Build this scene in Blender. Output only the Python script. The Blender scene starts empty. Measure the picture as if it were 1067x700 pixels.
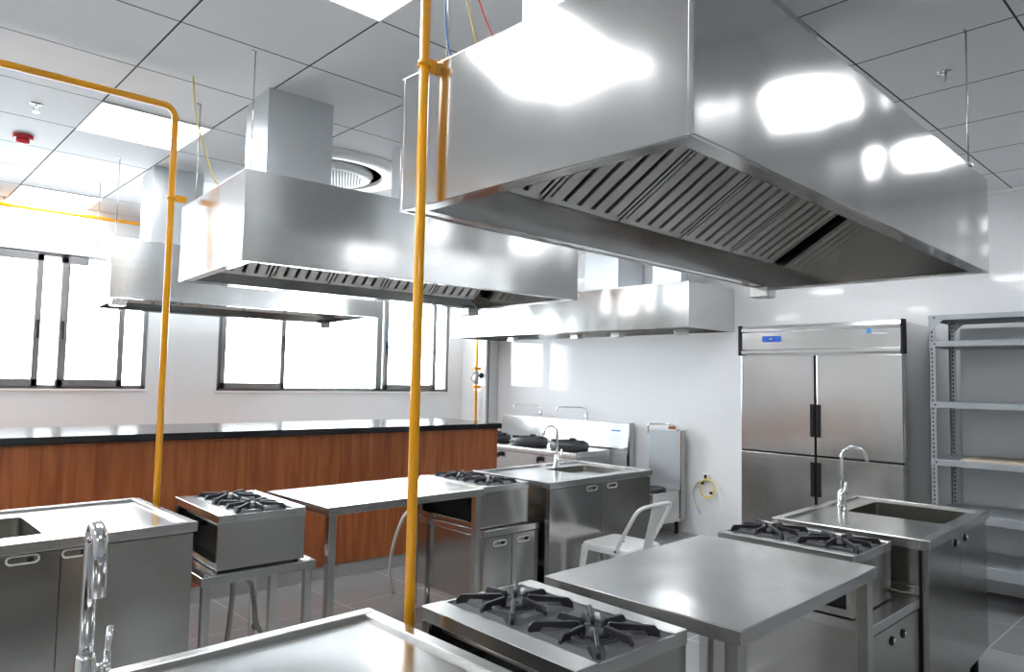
import bpy, bmesh, math, random
from mathutils import Vector, Matrix
random.seed(4)
PI = math.pi
COL = bpy.context.scene.collection

# ------------------------------------------------------------------ materials
def new_mat(name):
    m = bpy.data.materials.new(name); m.use_nodes = True
    nt = m.node_tree; b = nt.nodes['Principled BSDF']
    return m, nt, b

def plain(name, col, rough=.5, metal=0., spec=.5, coat=0.):
    m, nt, b = new_mat(name)
    b.inputs['Base Color'].default_value = (*col, 1)
    b.inputs['Roughness'].default_value = rough
    b.inputs['Metallic'].default_value = metal
    b.inputs['Specular IOR Level'].default_value = spec
    b.inputs['Coat Weight'].default_value = coat
    return m

def N(nt, typ, **kw):
    n = nt.nodes.new(typ)
    for k, v in kw.items(): setattr(n, k, v)
    return n

def steel(name, col=(.62, .62, .61), rough=.22, wave=.06, wscale=1.6, brush=.02, stretch=(1, 1, 60), var=.05, dent=(1, 1, 1)):
    """brushed stainless sheet: soft dents, fine brushing, slight roughness variation"""
    m, nt, b = new_mat(name); L = nt.links
    b.inputs['Base Color'].default_value = (*col, 1)
    b.inputs['Metallic'].default_value = 1.
    tc = N(nt, 'ShaderNodeTexCoord')
    mp = N(nt, 'ShaderNodeMapping'); mp.inputs['Scale'].default_value = stretch
    L.new(tc.outputs['Object'], mp.inputs['Vector'])
    nz = N(nt, 'ShaderNodeTexNoise'); nz.inputs['Scale'].default_value = 9; nz.inputs['Detail'].default_value = 3
    L.new(mp.outputs[0], nz.inputs['Vector'])
    mr = N(nt, 'ShaderNodeMapRange')
    mr.inputs['To Min'].default_value = rough - var; mr.inputs['To Max'].default_value = rough + var
    L.new(nz.outputs['Fac'], mr.inputs['Value']); L.new(mr.outputs[0], b.inputs['Roughness'])
    n2 = N(nt, 'ShaderNodeTexNoise'); n2.inputs['Scale'].default_value = wscale; n2.inputs['Detail'].default_value = 1
    m2 = N(nt, 'ShaderNodeMapping'); m2.inputs['Scale'].default_value = dent; L.new(tc.outputs['Object'], m2.inputs['Vector'])
    L.new(m2.outputs[0], n2.inputs['Vector'])
    b1 = N(nt, 'ShaderNodeBump'); b1.inputs['Strength'].default_value = wave; b1.inputs['Distance'].default_value = .1
    L.new(n2.outputs['Fac'], b1.inputs['Height'])
    b2 = N(nt, 'ShaderNodeBump'); b2.inputs['Strength'].default_value = brush; b2.inputs['Distance'].default_value = .01
    L.new(nz.outputs['Fac'], b2.inputs['Height']); L.new(b1.outputs[0], b2.inputs['Normal'])
    L.new(b2.outputs[0], b.inputs['Normal'])
    return m

def tiles(name, col, joint, w, h, rough, plane, mortar=.003, off=0., spec=.5, var=.0, origin=(0, 0, 0), bumpd=.15):
    m, nt, b = new_mat(name); L = nt.links
    geo = N(nt, 'ShaderNodeTexCoord')
    sp = N(nt, 'ShaderNodeSeparateXYZ'); L.new(geo.outputs['Object'], sp.inputs[0])
    cb = N(nt, 'ShaderNodeCombineXYZ')
    a, c = {'xy': (0, 1), 'xz': (0, 2), 'yz': (1, 2)}[plane]
    L.new(sp.outputs[a], cb.inputs[0]); L.new(sp.outputs[c], cb.inputs[1])
    ad = N(nt, 'ShaderNodeVectorMath'); ad.operation = 'SUBTRACT'; ad.inputs[1].default_value = origin
    L.new(cb.outputs[0], ad.inputs[0])
    br = N(nt, 'ShaderNodeTexBrick'); br.offset = off; br.squash = 1
    br.inputs['Scale'].default_value = 1; br.inputs['Brick Width'].default_value = w; br.inputs['Row Height'].default_value = h
    br.inputs['Mortar Size'].default_value = mortar; br.inputs['Mortar Smooth'].default_value = 0.1; br.inputs['Bias'].default_value = 0
    br.inputs['Color1'].default_value = (*col, 1); br.inputs['Color2'].default_value = (*[x * (1 - var) for x in col], 1)
    br.inputs['Mortar'].default_value = (*joint, 1)
    L.new(ad.outputs[0], br.inputs['Vector']); L.new(br.outputs['Color'], b.inputs['Base Color'])
    b.inputs['Roughness'].default_value = rough; b.inputs['Specular IOR Level'].default_value = spec
    bp = N(nt, 'ShaderNodeBump'); bp.invert = True; bp.inputs['Strength'].default_value = bumpd; bp.inputs['Distance'].default_value = .002
    L.new(br.outputs['Fac'], bp.inputs['Height']); L.new(bp.outputs[0], b.inputs['Normal'])
    return m

def wood(name):
    m, nt, b = new_mat(name); L = nt.links
    tc = N(nt, 'ShaderNodeTexCoord'); mp = N(nt, 'ShaderNodeMapping'); mp.inputs['Scale'].default_value = (16, 16, 1.1)
    L.new(tc.outputs['Object'], mp.inputs[0])
    nz = N(nt, 'ShaderNodeTexNoise'); nz.inputs['Scale'].default_value = 1.6; nz.inputs['Detail'].default_value = 6; nz.inputs['Distortion'].default_value = .6
    L.new(mp.outputs[0], nz.inputs[0])
    cr = N(nt, 'ShaderNodeValToRGB'); e = cr.color_ramp.elements
    e[0].position = .3; e[0].color = (.27, .068, .020, 1); e[1].position = .72; e[1].color = (.50, .155, .048, 1)
    L.new(nz.outputs['Fac'], cr.inputs[0])
    # plank joints every 1.1 m
    L.new(cr.outputs[0], b.inputs['Base Color']); b.inputs['Roughness'].default_value = .38
    return m

def emit(name, col, s):
    m, nt, b = new_mat(name)
    b.inputs['Base Color'].default_value = (.9, .9, .9, 1)
    b.inputs['Emission Color'].default_value = (*col, 1); b.inputs['Emission Strength'].default_value = s
    return m

def glass(name):
    m = bpy.data.materials.new(name); m.use_nodes = True; nt = m.node_tree; nt.nodes.clear(); L = nt.links
    o = N(nt, 'ShaderNodeOutputMaterial'); mx = N(nt, 'ShaderNodeMixShader'); t = N(nt, 'ShaderNodeBsdfTransparent')
    g = N(nt, 'ShaderNodeBsdfGlossy'); g.inputs['Roughness'].default_value = .02
    t.inputs[0].default_value = (.95, .97, .97, 1)
    fr = N(nt, 'ShaderNodeFresnel'); fr.inputs[0].default_value = 1.35
    L.new(fr.outputs[0], mx.inputs[0]); L.new(t.outputs[0], mx.inputs[1]); L.new(g.outputs[0], mx.inputs[2]); L.new(mx.outputs[0], o.inputs[0])
    return m

def slotted(name):
    """galvanised angle with two columns of punched slots"""
    m, nt, b = new_mat(name); L = nt.links
    tc = N(nt, 'ShaderNodeTexCoord'); sp = N(nt, 'ShaderNodeSeparateXYZ'); L.new(tc.outputs['Object'], sp.inputs[0])
    def mth(op, a, v=None):
        n = N(nt, 'ShaderNodeMath'); n.operation = op
        if isinstance(a, (int, float)): n.inputs[0].default_value = a
        else: L.new(a, n.inputs[0])
        if v is not None:
            if isinstance(v, (int, float)): n.inputs[1].default_value = v
            else: L.new(v, n.inputs[1])
        return n.outputs[0]
    fz = mth('FRACT', mth('DIVIDE', sp.outputs[2], .03))
    a = mth('LESS_THAN', mth('ABSOLUTE', mth('SUBTRACT', fz, .5)), .26)
    sx = mth('LESS_THAN', mth('ABSOLUTE', mth('SUBTRACT', mth('ABSOLUTE', sp.outputs[1]), .018)), .005)
    sx2 = mth('LESS_THAN', mth('ABSOLUTE', mth('SUBTRACT', mth('ABSOLUTE', sp.outputs[0]), .018)), .005)
    h = mth('MULTIPLY', a, mth('MAXIMUM', sx, sx2))
    mx = N(nt, 'ShaderNodeMix'); mx.data_type = 'RGBA'
    mx.inputs[6].default_value = (.42, .45, .48, 1); mx.inputs[7].default_value = (.03, .03, .035, 1)
    L.new(h, mx.inputs[0]); L.new(mx.outputs[2], b.inputs['Base Color'])
    b.inputs['Metallic'].default_value = .55; b.inputs['Roughness'].default_value = .42
    return m

M = {}
M['hood'] = steel('hood stainless', (.68, .68, .675), .13, .16, 1.5, .004, (60, 60, 1), .02, (1.6, 1.6, .45))
M['hood_soft'] = steel('hood stainless satin', (.66, .66, .66), .185, .14, 1.5, .004, (60, 60, 1), .03, (1.6, 1.6, .45))
M['hood_in'] = steel('hood inner stainless', (.50, .50, .49), .14, .05, 2., .001, (2, 2, 2), .03)
M['galv'] = steel('galvanised duct', (.70, .73, .75), .33, .10, 2.2, .03, (3, 3, 3), .08)
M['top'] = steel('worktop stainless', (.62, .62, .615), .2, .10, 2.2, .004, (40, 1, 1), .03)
M['cab'] = steel('cabinet stainless', (.53, .53, .505), .17, .07, 1.6, .004, (60, 60, 1), .03)
M['rim'] = steel('polished rim stainless', (.66, .66, .65), .24, .02, 3, .003, (4, 4, 4), .03)
M['bright'] = plain('bright pressed steel', (.72, .72, .70), .42, .6)
M['leg'] = steel('tube stainless', (.62, .62, .60), .2, .01, 4, .002, (4, 4, 4), .03)
M['fridge'] = steel('refrigerator stainless', (.74, .74, .73), .2, .10, 1.6, .006, (60, 60, 1), .03, (1.4, 1.4, .5))
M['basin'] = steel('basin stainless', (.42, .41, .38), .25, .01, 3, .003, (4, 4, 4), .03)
M['filter'] = steel('baffle stainless', (.74, .73, .69), .32, .01, 3, .003, (4, 4, 4), .03)
M['chrome'] = plain('chrome', (.80, .81, .82), .06, 1.)
M['iron'] = plain('cast iron', (.022, .023, .028), .5)
M['enamel'] = plain('dark enamel', (.075, .078, .085), .45)
M['black'] = plain('black plastic', (.010, .010, .011), .5, 0, .25)
M['cavity'] = plain('cavity shade', (.012, .012, .012), .8)  # near-black colour stands in for shade in slots, holes and openings
M['granite'] = plain('black granite', (.012, .014, .017), .12)
M['wood'] = wood('reddish wood panel')
M['kick'] = plain('grey plinth', (.42, .42, .42), .35)
M['yellow'] = plain('yellow gas paint', (.96, .42, .004), .28, 0, .5, .3)
M['white'] = plain('white powder coat', (.90, .90, .90), .3)
M['whiteplastic'] = plain('white plastic', (.80, .80, .78), .4)
M['hose'] = plain('grey white hose', (.62, .60, .56), .4)
M['flex'] = plain('braided hose', (.45, .43, .40), .35, .7)
M['frame'] = plain('grey aluminium frame', (.20, .205, .21), .4, .2)
M['red'] = plain('red plastic', (.60, .02, .03), .4)
M['wire_y'] = plain('yellow wire', (.75, .62, .12), .5)
M['wire_r'] = plain('red wire', (.75, .08, .08), .5)
M['wire_b'] = plain('blue wire', (.08, .20, .60), .5)
M['blue'] = plain('blue display', (.015, .10, .55), .3)
M['bluelcd'] = plain('lcd', (.03, .05, .10), .2)
M['angle'] = slotted('slotted angle')
M['galvshelf'] = plain('galvanised shelf', (.45, .48, .51), .4, .5)
M['backpanel'] = steel('grey sheet', (.56, .58, .60), .42, .04, 1., .01)
M['board'] = plain('pale plywood', (.62, .53, .42), .6)
M['wall_w'] = tiles('white wall paint tile', (.80, .83, .845), (.76, .76, .77), .6, .3, .22, 'xz', .0015)
M['wall_t'] = tiles('white glazed tile', (.84, .845, .86), (.79, .795, .80), .6, .3, .06, 'yz', .0015, 0., .6, 0, (0, 0, 0), .06)
M['plaster'] = plain('grey plaster', (.50, .50, .50), .6)
M['floor'] = tiles('grey floor tile', (.27, .275, .28), (.50, .50, .50), .6, .6, .05, 'xy', .003, 0., .95, .03, (.08, 1.16 - .6, 0))
GX0, GPX, GY0, GPY = .965, .592, .65, .611
M['ceiling'] = tiles('mineral fibre ceiling tile', (.80, .81, .825), (.06, .06, .065), GPX, GPY, .85, 'xy', .0045, 0., .2, 0, (GX0 + 50 * 0, GY0, 0), .6)
M['lamp'] = emit('lamp diffuser', (.97, .985, 1.), 11.)
M['glass'] = glass('window glass')

# ------------------------------------------------------------------ mesh helpers
class MB:
    def __init__(s): s.bm = bmesh.new(); s.M = Matrix.Identity(4)
    def _v(s, p): return s.bm.verts.new(s.M @ Vector(p))
    def quad(s, *p):
        f = s.bm.faces.new([s._v(q) for q in p]); return s
    def hexa(s, b, t):
        vb = [s._v(p) for p in b]; vt = [s._v(p) for p in t]
        n = len(b)
        s.bm.faces.new(vb[::-1]); s.bm.faces.new(vt)
        for i in range(n): s.bm.faces.new((vb[i], vb[(i + 1) % n], vt[(i + 1) % n], vt[i]))
        return s
    def box(s, x0, x1, y0, y1, z0, z1):
        if x0 > x1: x0, x1 = x1, x0
        if y0 > y1: y0, y1 = y1, y0
        if z0 > z1: z0, z1 = z1, z0
        return s.hexa([(x0, y0, z0), (x1, y0, z0), (x1, y1, z0), (x0, y1, z0)], [(x0, y0, z1), (x1, y0, z1), (x1, y1, z1), (x0, y1, z1)])
    def prism_x(s, yz, x0, x1):
        """polygon in y,z (counter-clockwise seen from +x) extruded along x"""
        return s.hexa([(x0, y, z) for y, z in yz], [(x1, y, z) for y, z in yz])
    def ring(s, c, r, ax, n, up=None):
        ax = Vector(ax).normalized()
        u = up or (ax.orthogonal()).normalized(); v = ax.cross(u)
        return [Vector(c) + r * (math.cos(2 * PI * i / n) * u + math.sin(2 * PI * i / n) * v) for i in range(n)]
    def tube(s, pts, r, n=10, closed=False, cap=True):
        P = [Vector(p) for p in pts]; rr = r if isinstance(r, (list, tuple)) else [r] * len(P)
        t0 = (P[1] - P[0]).normalized(); u = t0.orthogonal().normalized(); rings = []
        for i, p in enumerate(P):
            if closed: t = (P[(i + 1) % len(P)] - P[i - 1]).normalized()
            elif i == 0: t = t0
            elif i == len(P) - 1: t = (P[i] - P[i - 1]).normalized()
            else: t = ((P[i + 1] - P[i]).normalized() + (P[i] - P[i - 1]).normalized()).normalized()
            u = (u - t * u.dot(t)).normalized(); v = t.cross(u)
            rings.append([s._v(p + rr[i] * (math.cos(2 * PI * k / n) * u + math.sin(2 * PI * k / n) * v)) for k in range(n)])
        m = len(rings)
        for i in range(m if closed else m - 1):
            a, b = rings[i], rings[(i + 1) % m]
            for k in range(n):
                f = s.bm.faces.new((a[k], a[(k + 1) % n], b[(k + 1) % n], b[k])); f.smooth = True
        if cap and not closed:
            s.bm.faces.new(rings[0][::-1]); s.bm.faces.new(rings[-1])
        return s
    def cyl(s, p0, p1, r, n=16, r1=None): return s.tube([p0, p1], [r, r if r1 is None else r1], n)
    def lathe(s, c, prof, n=28, smooth=True):
        """profile [(r,z)...] round the vertical axis through c"""
        rs = []
        for r, z in prof:
            rs.append([s._v((c[0] + r * math.cos(2 * PI * k / n), c[1] + r * math.sin(2 * PI * k / n), c[2] + z)) for k in range(n)])
        for a, b in zip(rs, rs[1:]):
            for k in range(n):
                f = s.bm.faces.new((a[k], a[(k + 1) % n], b[(k + 1) % n], b[k])); f.smooth = smooth
        if prof[0][0] > 1e-5: s.bm.faces.new(rs[0][::-1])
        if prof[-1][0] > 1e-5: s.bm.faces.new(rs[-1])
        return s
    def build(s, name, mat, parent=None, bevel=0, seg=2):
        me = bpy.data.meshes.new(name)
        bmesh.ops.remove_doubles(s.bm, verts=s.bm.verts[:], dist=1e-6) if False else None
        bmesh.ops.recalc_face_normals(s.bm, faces=s.bm.faces[:])
        s.bm.to_mesh(me); s.bm.free(); me.materials.append(M[mat] if isinstance(mat, str) else mat)
        o = bpy.data.objects.new(name, me); COL.objects.link(o)
        if parent is not None: o.parent = parent
        if bevel:
            md = o.modifiers.new('bevel', 'BEVEL'); md.width = bevel; md.segments = seg; md.limit_method = 'ANGLE'; md.angle_limit = .7
        return o

def tag(o, label, cat, group=None):
    o['label'] = label; o['category'] = cat
    if group: o['group'] = group
    return o
def thing(name, label, cat, loc=(0, 0, 0), rot=0, group=None):
    o = bpy.data.objects.new(name, None); COL.objects.link(o); o.location = loc; o.rotation_euler = (0, 0, math.radians(rot))
    o.empty_display_size = .1
    return tag(o, label, cat, group)
def structure(o): o['kind'] = 'structure'; return o
def plabel(o, l): o['label'] = l; return o

def arc(c, r, a0, a1, n, u, v):
    u, v, c = Vector(u), Vector(v), Vector(c)
    return [c + r * (math.cos(a0 + (a1 - a0) * i / n) * u + math.sin(a0 + (a1 - a0) * i / n) * v) for i in range(n + 1)]
def smooth_path(pts, k=6):
    P = [Vector(p) for p in pts]; P = [2 * P[0] - P[1]] + P + [2 * P[-1] - P[-2]]; out = []
    for i in range(1, len(P) - 2):
        for j in range(k):
            t = j / k; a, b, c, d = P[i - 1:i + 3]
            out.append(.5 * ((2 * b) + (c - a) * t + (2 * a - 5 * b + 4 * c - d) * t * t + (3 * b - a - 3 * c + d) * t ** 3))
    out.append(P[-2]); return out

# ------------------------------------------------------------------ room
XW, YW, ZC = 6.24, 7.35, 2.96
XA, YA = -3.2, -3.0
structure(MB().box(XA, XW + .15, YA, YW + .2, -.12, 0).build('floor', 'floor'))
structure(MB().box(XA, XW + .15, YA, YW + .2, ZC, ZC + .1).build('ceiling', 'ceiling'))
structure(MB().box(XW, XW + .15, YA, YW + .2, 0, ZC).build('wall_right', 'wall_t'))
structure(MB().box(XA - .15, XA, YA - .15, YW + .2, -.12, ZC).build('wall_left', 'plaster'))
structure(MB().box(XA, XW + .15, YA - .15, YA, -.12, ZC).build('wall_behind', 'plaster'))
W1 = (.15, 2.14, 1.325, 2.53); W2 = (2.81, 5.82, 1.312, 2.50); W0 = (-2.6, -.6, 1.325, 2.53)
wl = MB(); xs = [XA]
for w in (W0, W1, W2): xs += [w[0], w[1]]
xs.append(XW)
for i in range(0, len(xs), 2): wl.box(xs[i], xs[i + 1], YW, YW + .2, 0, ZC)
for w in (W0, W1, W2):
    wl.box(w[0], w[1], YW, YW + .2, 0, w[2]); wl.box(w[0], w[1], YW, YW + .2, w[3], ZC)
structure(wl.build('wall_window_side', 'wall_w'))
# boxed-in column in the far corner
structure(MB().box(6.04, XW, 6.865, YW, 0, ZC).build('trim_1', 'wall_w', bevel=.004))
structure(MB().box(6.065, 6.085, 6.852, 6.866, 0, ZC).build('trim_2', M['frame']))

def window(n, w, stiles, sashes):
    x0, x1, z0, z1 = w; y0, y1 = YW + .02, YW + .09
    fr = MB(); t = .04
    fr.box(x0, x1, y0, y1, z0, z0 + .035); fr.box(x0, x1, y0, y1, z1 - .035, z1)
    fr.box(x0, x0 + t, y0, y1, z0, z1); fr.box(x1 - t, x1, y0, y1, z0, z1)
    for a, b in stiles: fr.box(a, b, y0, y1, z0, z1)
    f = structure(fr.build('window_%d' % n, 'frame', bevel=.003))
    for k, (a, b) in enumerate(sashes):
        s = MB(); q = .05; Y0, Y1 = y0 - .025, y0 + .03
        s.box(a, b, Y0, Y1, z0 + .02, z0 + .085); s.box(a, b, Y0, Y1, z1 - .085, z1 - .02)
        s.box(a, a + q, Y0, Y1, z0 + .02, z1 - .02); s.box(b - q, b, Y0, Y1, z0 + .02, z1 - .02)
        s.build('sash', 'frame', f, bevel=.003)
        h = MB(); hx = b - .025 if k == 0 else a + .025
        h.box(hx - .012, hx + .012, Y0 - .02, Y0, z0 + .52, z0 + .60); h.box(hx - .008, hx + .008, Y0 - .035, Y0 - .018, z0 + .44, z0 + .57)
        h.build('window_handle', 'black', f)
    MB().box(x0 + .01, x1 - .01, y0 + .04, y0 + .046, z0 + .01, z1 - .01).build('pane', 'glass', f)
    return f
window(1, W1, [(1.40, 1.47)], [(.30, 1.26), (1.40, 1.93)])
window(2, W2, [(4.72, 4.80)], [(2.84, 3.54), (4.82, 5.60)])
window(3, W0, [(-1.7, -1.64)], [(-2.5, -1.7), (-1.6, -.7)])
for n, w in ((4, W1), (5, W2)):
    structure(MB().box(w[0] - .02, w[1] + .02, YW - .012, YW + .02, w[2] - .022, w[2]).build('trim_%d' % n, 'whiteplastic', bevel=.003))
structure(MB().box(.95, XW, YW - .02, YW, ZC - .03, ZC).build('trim_6', 'white'))
structure(MB().box(XW - .02, XW, YA, YW, ZC - .02, ZC).build('trim_7', 'white'))

# ------------------------------------------------------------------ ceiling lamps
LM = [(-6, -3.8), (-6, 0), (-6, 4), (-6, 8), (-2, -3.8), (-2, 0), (-2, 4), (-2, 8), (0, 0), (0, 4), (0, 8), (4, 4), (6, 0), (6, 4), (6, 8)]
for k, j in LM + [(0, 1.0), (0, 2.0)]:
    x = GX0 + k * GPX; y = GY0 + (j + 2) * GPY; y1 = min(y + GPY, YW - .03)
    if j == 1.0: x, y, y1 = 3.335, -.22, .19
    if j == 2.0: x, y, y1 = 4.67, .04, .40
    if k in (4,) and j == 8: pass
    where = {(0, 0): 'square ceiling lamp panel at the top edge, left of the big hood', (0, 4): 'square ceiling lamp panel above the left yellow pipe elbow',
             (0, 8): 'square ceiling lamp panel nearest the left windows'}.get((k, j), 'square flush ceiling lamp panel out of sight behind the hoods or the camera')
    if j in (1.0, 2.0): where = 'oblong ceiling lamp panel out of sight, mirrored in the right face of the big hood'
    t = thing('ceiling_lamp', where, 'lamp', (x + GPX / 2, (y + y1) / 2, ZC), 0, 'ceiling lamp panels')
    a, b = GPX / 2 - .012, (y1 - y) / 2 - .012
    MB().box(-a, a, -b, b, -.006, .0).build('diffuser', 'lamp', t)
    f = MB(); f.box(-a - .012, a + .012, -b - .012, -b, -.009, 0); f.box(-a - .012, a + .012, b, b + .012, -.009, 0)
    f.box(-a - .012, -a, -b, b, -.009, 0); f.box(a, a + .012, -b, b, -.009, 0); f.build('frame', 'white', t)

# ------------------------------------------------------------------ hoods
def hood(label, loc, rot, L, D, H, nfil, ducts, rods, cups, seam=(), gz=.135, hm='hood_soft', grp='extraction hoods over the islands', wall=False):
    t = thing('extraction_hood', label, 'extractor hood', loc, rot, grp)
    a, d, th = L / 2, D / 2, .014
    b = MB()
    b.box(-a, a, -d, -d + th, 0, H); b.box(-a, a, d - th, d, 0, H)
    b.box(-a, -a + th, -d + th, d - th, 0, H); b.box(a - th, a, -d + th, d - th, 0, H)
    b.box(-a + th, a - th, -d + th, d - th, H - .012, H)
    b.build('skirt', hm, t, bevel=.002)
    lip = MB(); w = .062
    lip.box(-a + th, a - th, -d + th, -d + w, .004, .012); lip.box(-a + th, a - th, d - w, d - th, .004, .012)
    lip.box(-a + th, -a + w, -d + w, d - w, .004, .012); lip.box(a - w, a - th, -d + w, d - w, .004, .012)
    lip.build('bottom_lip', 'hood_in', t)
    yl, zl, zp = d - .085, gz, H - .02
    for s in (1, -1):
        g = MB(); yo, yi = s * (d - w), s * yl
        g.prism_x([(yo, .006), (yi, zl), (yi, zl + .012), (yo + s * .006, .018)], -a + w, a - w)
        g.build('gutter', 'hood_in', t)
    for s in (-1, 1):
        e = MB(); xx = s * (a - w)
        pts = [(-d + w, .01), (d - w, .01), (yl, zl), (0.02, zp), (-0.02, zp), (-yl, zl)]
        e.prism_x(pts, xx, xx + s * .006); e.build('end_plate', 'hood_in', t)
    # baffle filters on both slopes
    x0, x1 = -a + w + .03, a - w - .06; fw = (x1 - x0) / nfil
    run = math.hypot(yl - .01, zp - zl); ang = math.atan2(zp - zl, yl - .01)
    for s in (1, -1):
        for k in range(nfil):
            c = x0 + fw * (k + .5)
            Mx = Matrix.Translation((c, s * yl, zl)) @ Matrix.Rotation(0 if s == 1 else PI, 4, 'Z') @ Matrix.Rotation(-ang, 4, 'X')
            # local: x along hood, y negative goes up the slope, z normal
            f = MB(); f.M = Mx; h = fw / 2 - .006; zt = -.018
            f.box(-h, h, -.022, 0, zt, .012); f.box(-h, h, -run, -run + .022, zt, .012)
            f.box(-h, -h + .014, -run, 0, zt, .012); f.box(h - .014, h, -run, 0, zt, .012)
            nb = 5; pw = (2 * h - .028) / nb
            for i in range(nb):
                xc = -h + .014 + pw * (i + .5); q = pw * .335
                f.hexa([(xc - q, -run + .02, zt), (xc + q, -run + .02, zt), (xc + q, -.02, zt), (xc - q, -.02, zt)],
                       [(xc - q * .92, -run + .02, zt + .006), (xc + q * .92, -run + .02, zt + .006), (xc + q * .92, -.02, zt + .006), (xc - q * .92, -.02, zt + .006)])
                f.box(xc - q, xc - q + .003, -run + .02, -.02, zt + .006, .006)
            fo = f.build('baffle_filter', 'filter', t)
            k_ = MB(); k_.M = Mx; k_.box(-h + .014, h - .014, -run + .022, -.022, .010, .014); k_.build('filter_gap_shade', 'cavity', fo)  # dark sheet behind the slats, its colour gives the shade in the gaps
    for (dx0, dx1, dy0, dy1) in ducts:
        m = MB(); m.box(dx0, dx1, dy0, dy1, H, ZC - loc[2])
        m.box(dx0 - .02, dx1 + .02, dy0 - .02, dy1 + .02, H, H + .006)
        m.build('exhaust_duct', 'galv', t, bevel=.003)
    for (rx, ry) in rods:
        m = MB(); m.cyl((rx, ry, H - .01), (rx, ry, ZC - loc[2]), .0032, 8); m.box(rx - .02, rx + .02, ry - .015, ry + .015, H, H + .008)
        m.box(rx - .02, rx + .004, ry - .004, ry + .004, ZC - loc[2] - .006, ZC - loc[2]); m.build('hanger_rod', 'leg', t)
    for (qx, qy) in cups:
        m = MB(); m.box(qx - .045, qx + .045, qy - .05, qy + .05, -.05, .004); plabel(m.build('grease_cup', 'rim', t, bevel=.004), 'small box-shaped grease cup')
    for sx in seam: MB().box(sx - .0015, sx + .0015, -d - .001, -d, 0.002, H - .002).build('seam', 'hood_in', t)
    return t
HH = .409
hood('large stainless extraction hood hanging nearest, its baffle filters seen from below', (2.40, 1.30, 1.98), 1.0, 2.374, 1.008, HH, 5,
     [(-.88, -.50, -.10, .30), (.14, .52, -.05, .30)], [(.915, -.497), (-1.1, .40), (1.1, .42)], [(1.08, .47)], hm='hood')
hood('middle stainless extraction hood hanging above the left island, behind the tall orange pipe', (2.3125, 3.484, 1.98), -3.81, 2.057, 1.002, HH, 5,
     [(-.78, -.42, -.06, .26), (.20, .58, .0, .38)], [(-.98, -.42), (-.98, .42), (.98, -.42)], [(.90, .45)], gz=.075)
hood('smallest stainless extraction hood hanging farthest left in front of the windows', (2.346, 5.72, 1.98), -5.43, 2.03, 1.07, HH, 5,
     [(-.76, -.42, -.40, -.02), (.2, .55, -.2, .2)], [(-.98, -.43), (-.98, .42)], [(-.955, -.49), (.92, .46)], gz=.075)

# wall hood over the wok range
def wall_hood():
    x0, x1, y0, y1, z = 5.45, XW - .002, 3.50, 6.86, 1.98
    t = thing('extraction_hood', 'long stainless hood fixed along the white tiled wall above the wok range', 'extractor hood', (x0, y0, z), 0, 'extraction hoods over the islands')
    W, Lg = x1 - x0, y1 - y0; H = .41
    b = MB(); th = .014
    b.box(0, th, 0, Lg, 0, H); b.box(W - th, W, 0, Lg, .0, H - .03); b.box(th, W - th, 0, th, 0, H); b.box(th, W - th, Lg - th, Lg, 0, H); b.box(th, W - th, th, Lg - th, H - .012, H)
    b.build('skirt', 'hood', t, bevel=.002)
    l = MB(); l.box(th, .06, th, Lg - th, .003, .012); l.box(th, W - th, th, .05, .003, .012); l.box(th, W - th, Lg - .05, Lg - th, .003, .012); l.build('bottom_lip', 'hood_in', t)
    l = MB(); l.hexa([(.06, .05, .006), (.16, .05, .12), (.16, Lg - .05, .12), (.06, Lg - .05, .006)], [(.06, .05, .016), (.16, .05, .13), (.16, Lg - .05, .13), (.06, Lg - .05, .016)]); l.build('gutter', 'hood_in', t)
    n = 7; fw = (Lg - .14) / n; run = .62; ang = math.atan2(.22, .58)
    for k in range(n):
        Mx = Matrix.Translation((.16, .07 + fw * (k + .5), .13)) @ Matrix.Rotation(PI / 2, 4, 'Z') @ Matrix.Rotation(-ang, 4, 'X')
        f = MB(); f.M = Mx; h = fw / 2 - .006; zt = -.018
        f.box(-h, h, -.022, 0, zt, .012); f.box(-h, h, -run, -run + .022, zt, .012); f.box(-h, -h + .014, -run, 0, zt, .012); f.box(h - .014, h, -run, 0, zt, .012)
        pw = (2 * h - .028) / 6
        for i in range(6):
            xc = -h + .014 + pw * (i + .5); f.box(xc - pw * .3, xc + pw * .3, -run + .02, -.02, zt, zt + .006)
        fo = f.build('baffle_filter', 'filter', t)
        k_ = MB(); k_.M = Mx; k_.box(-h + .014, h - .014, -run + .022, -.022, .010, .014); k_.build('filter_gap_shade', 'cavity', fo)  # shade between the slats is coloured in by this dark sheet
    for yy in (.30, 1.06, 1.62, 2.62):
        m = MB(); m.box(.30, .39, yy - .05, yy + .05, -.045, .004); plabel(m.build('grease_cup', 'rim', t, bevel=.004), 'small box-shaped grease cup')
    for ya, yb in ((.30, .62), (1.05, 1.50)):
        m = MB(); m.box(.33, .75, ya, yb, H, ZC - z); m.box(.31, .77, ya - .02, yb + .02, H, H + .006); m.build('exhaust_duct', 'galv', t, bevel=.003)
    for yy in (.06, 1.7, 3.0):
        MB().cyl((.06, yy, H - .01), (.06, yy, ZC - z), .0045, 8).build('hanger_rod', 'leg', t)
wall_hood()

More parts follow.
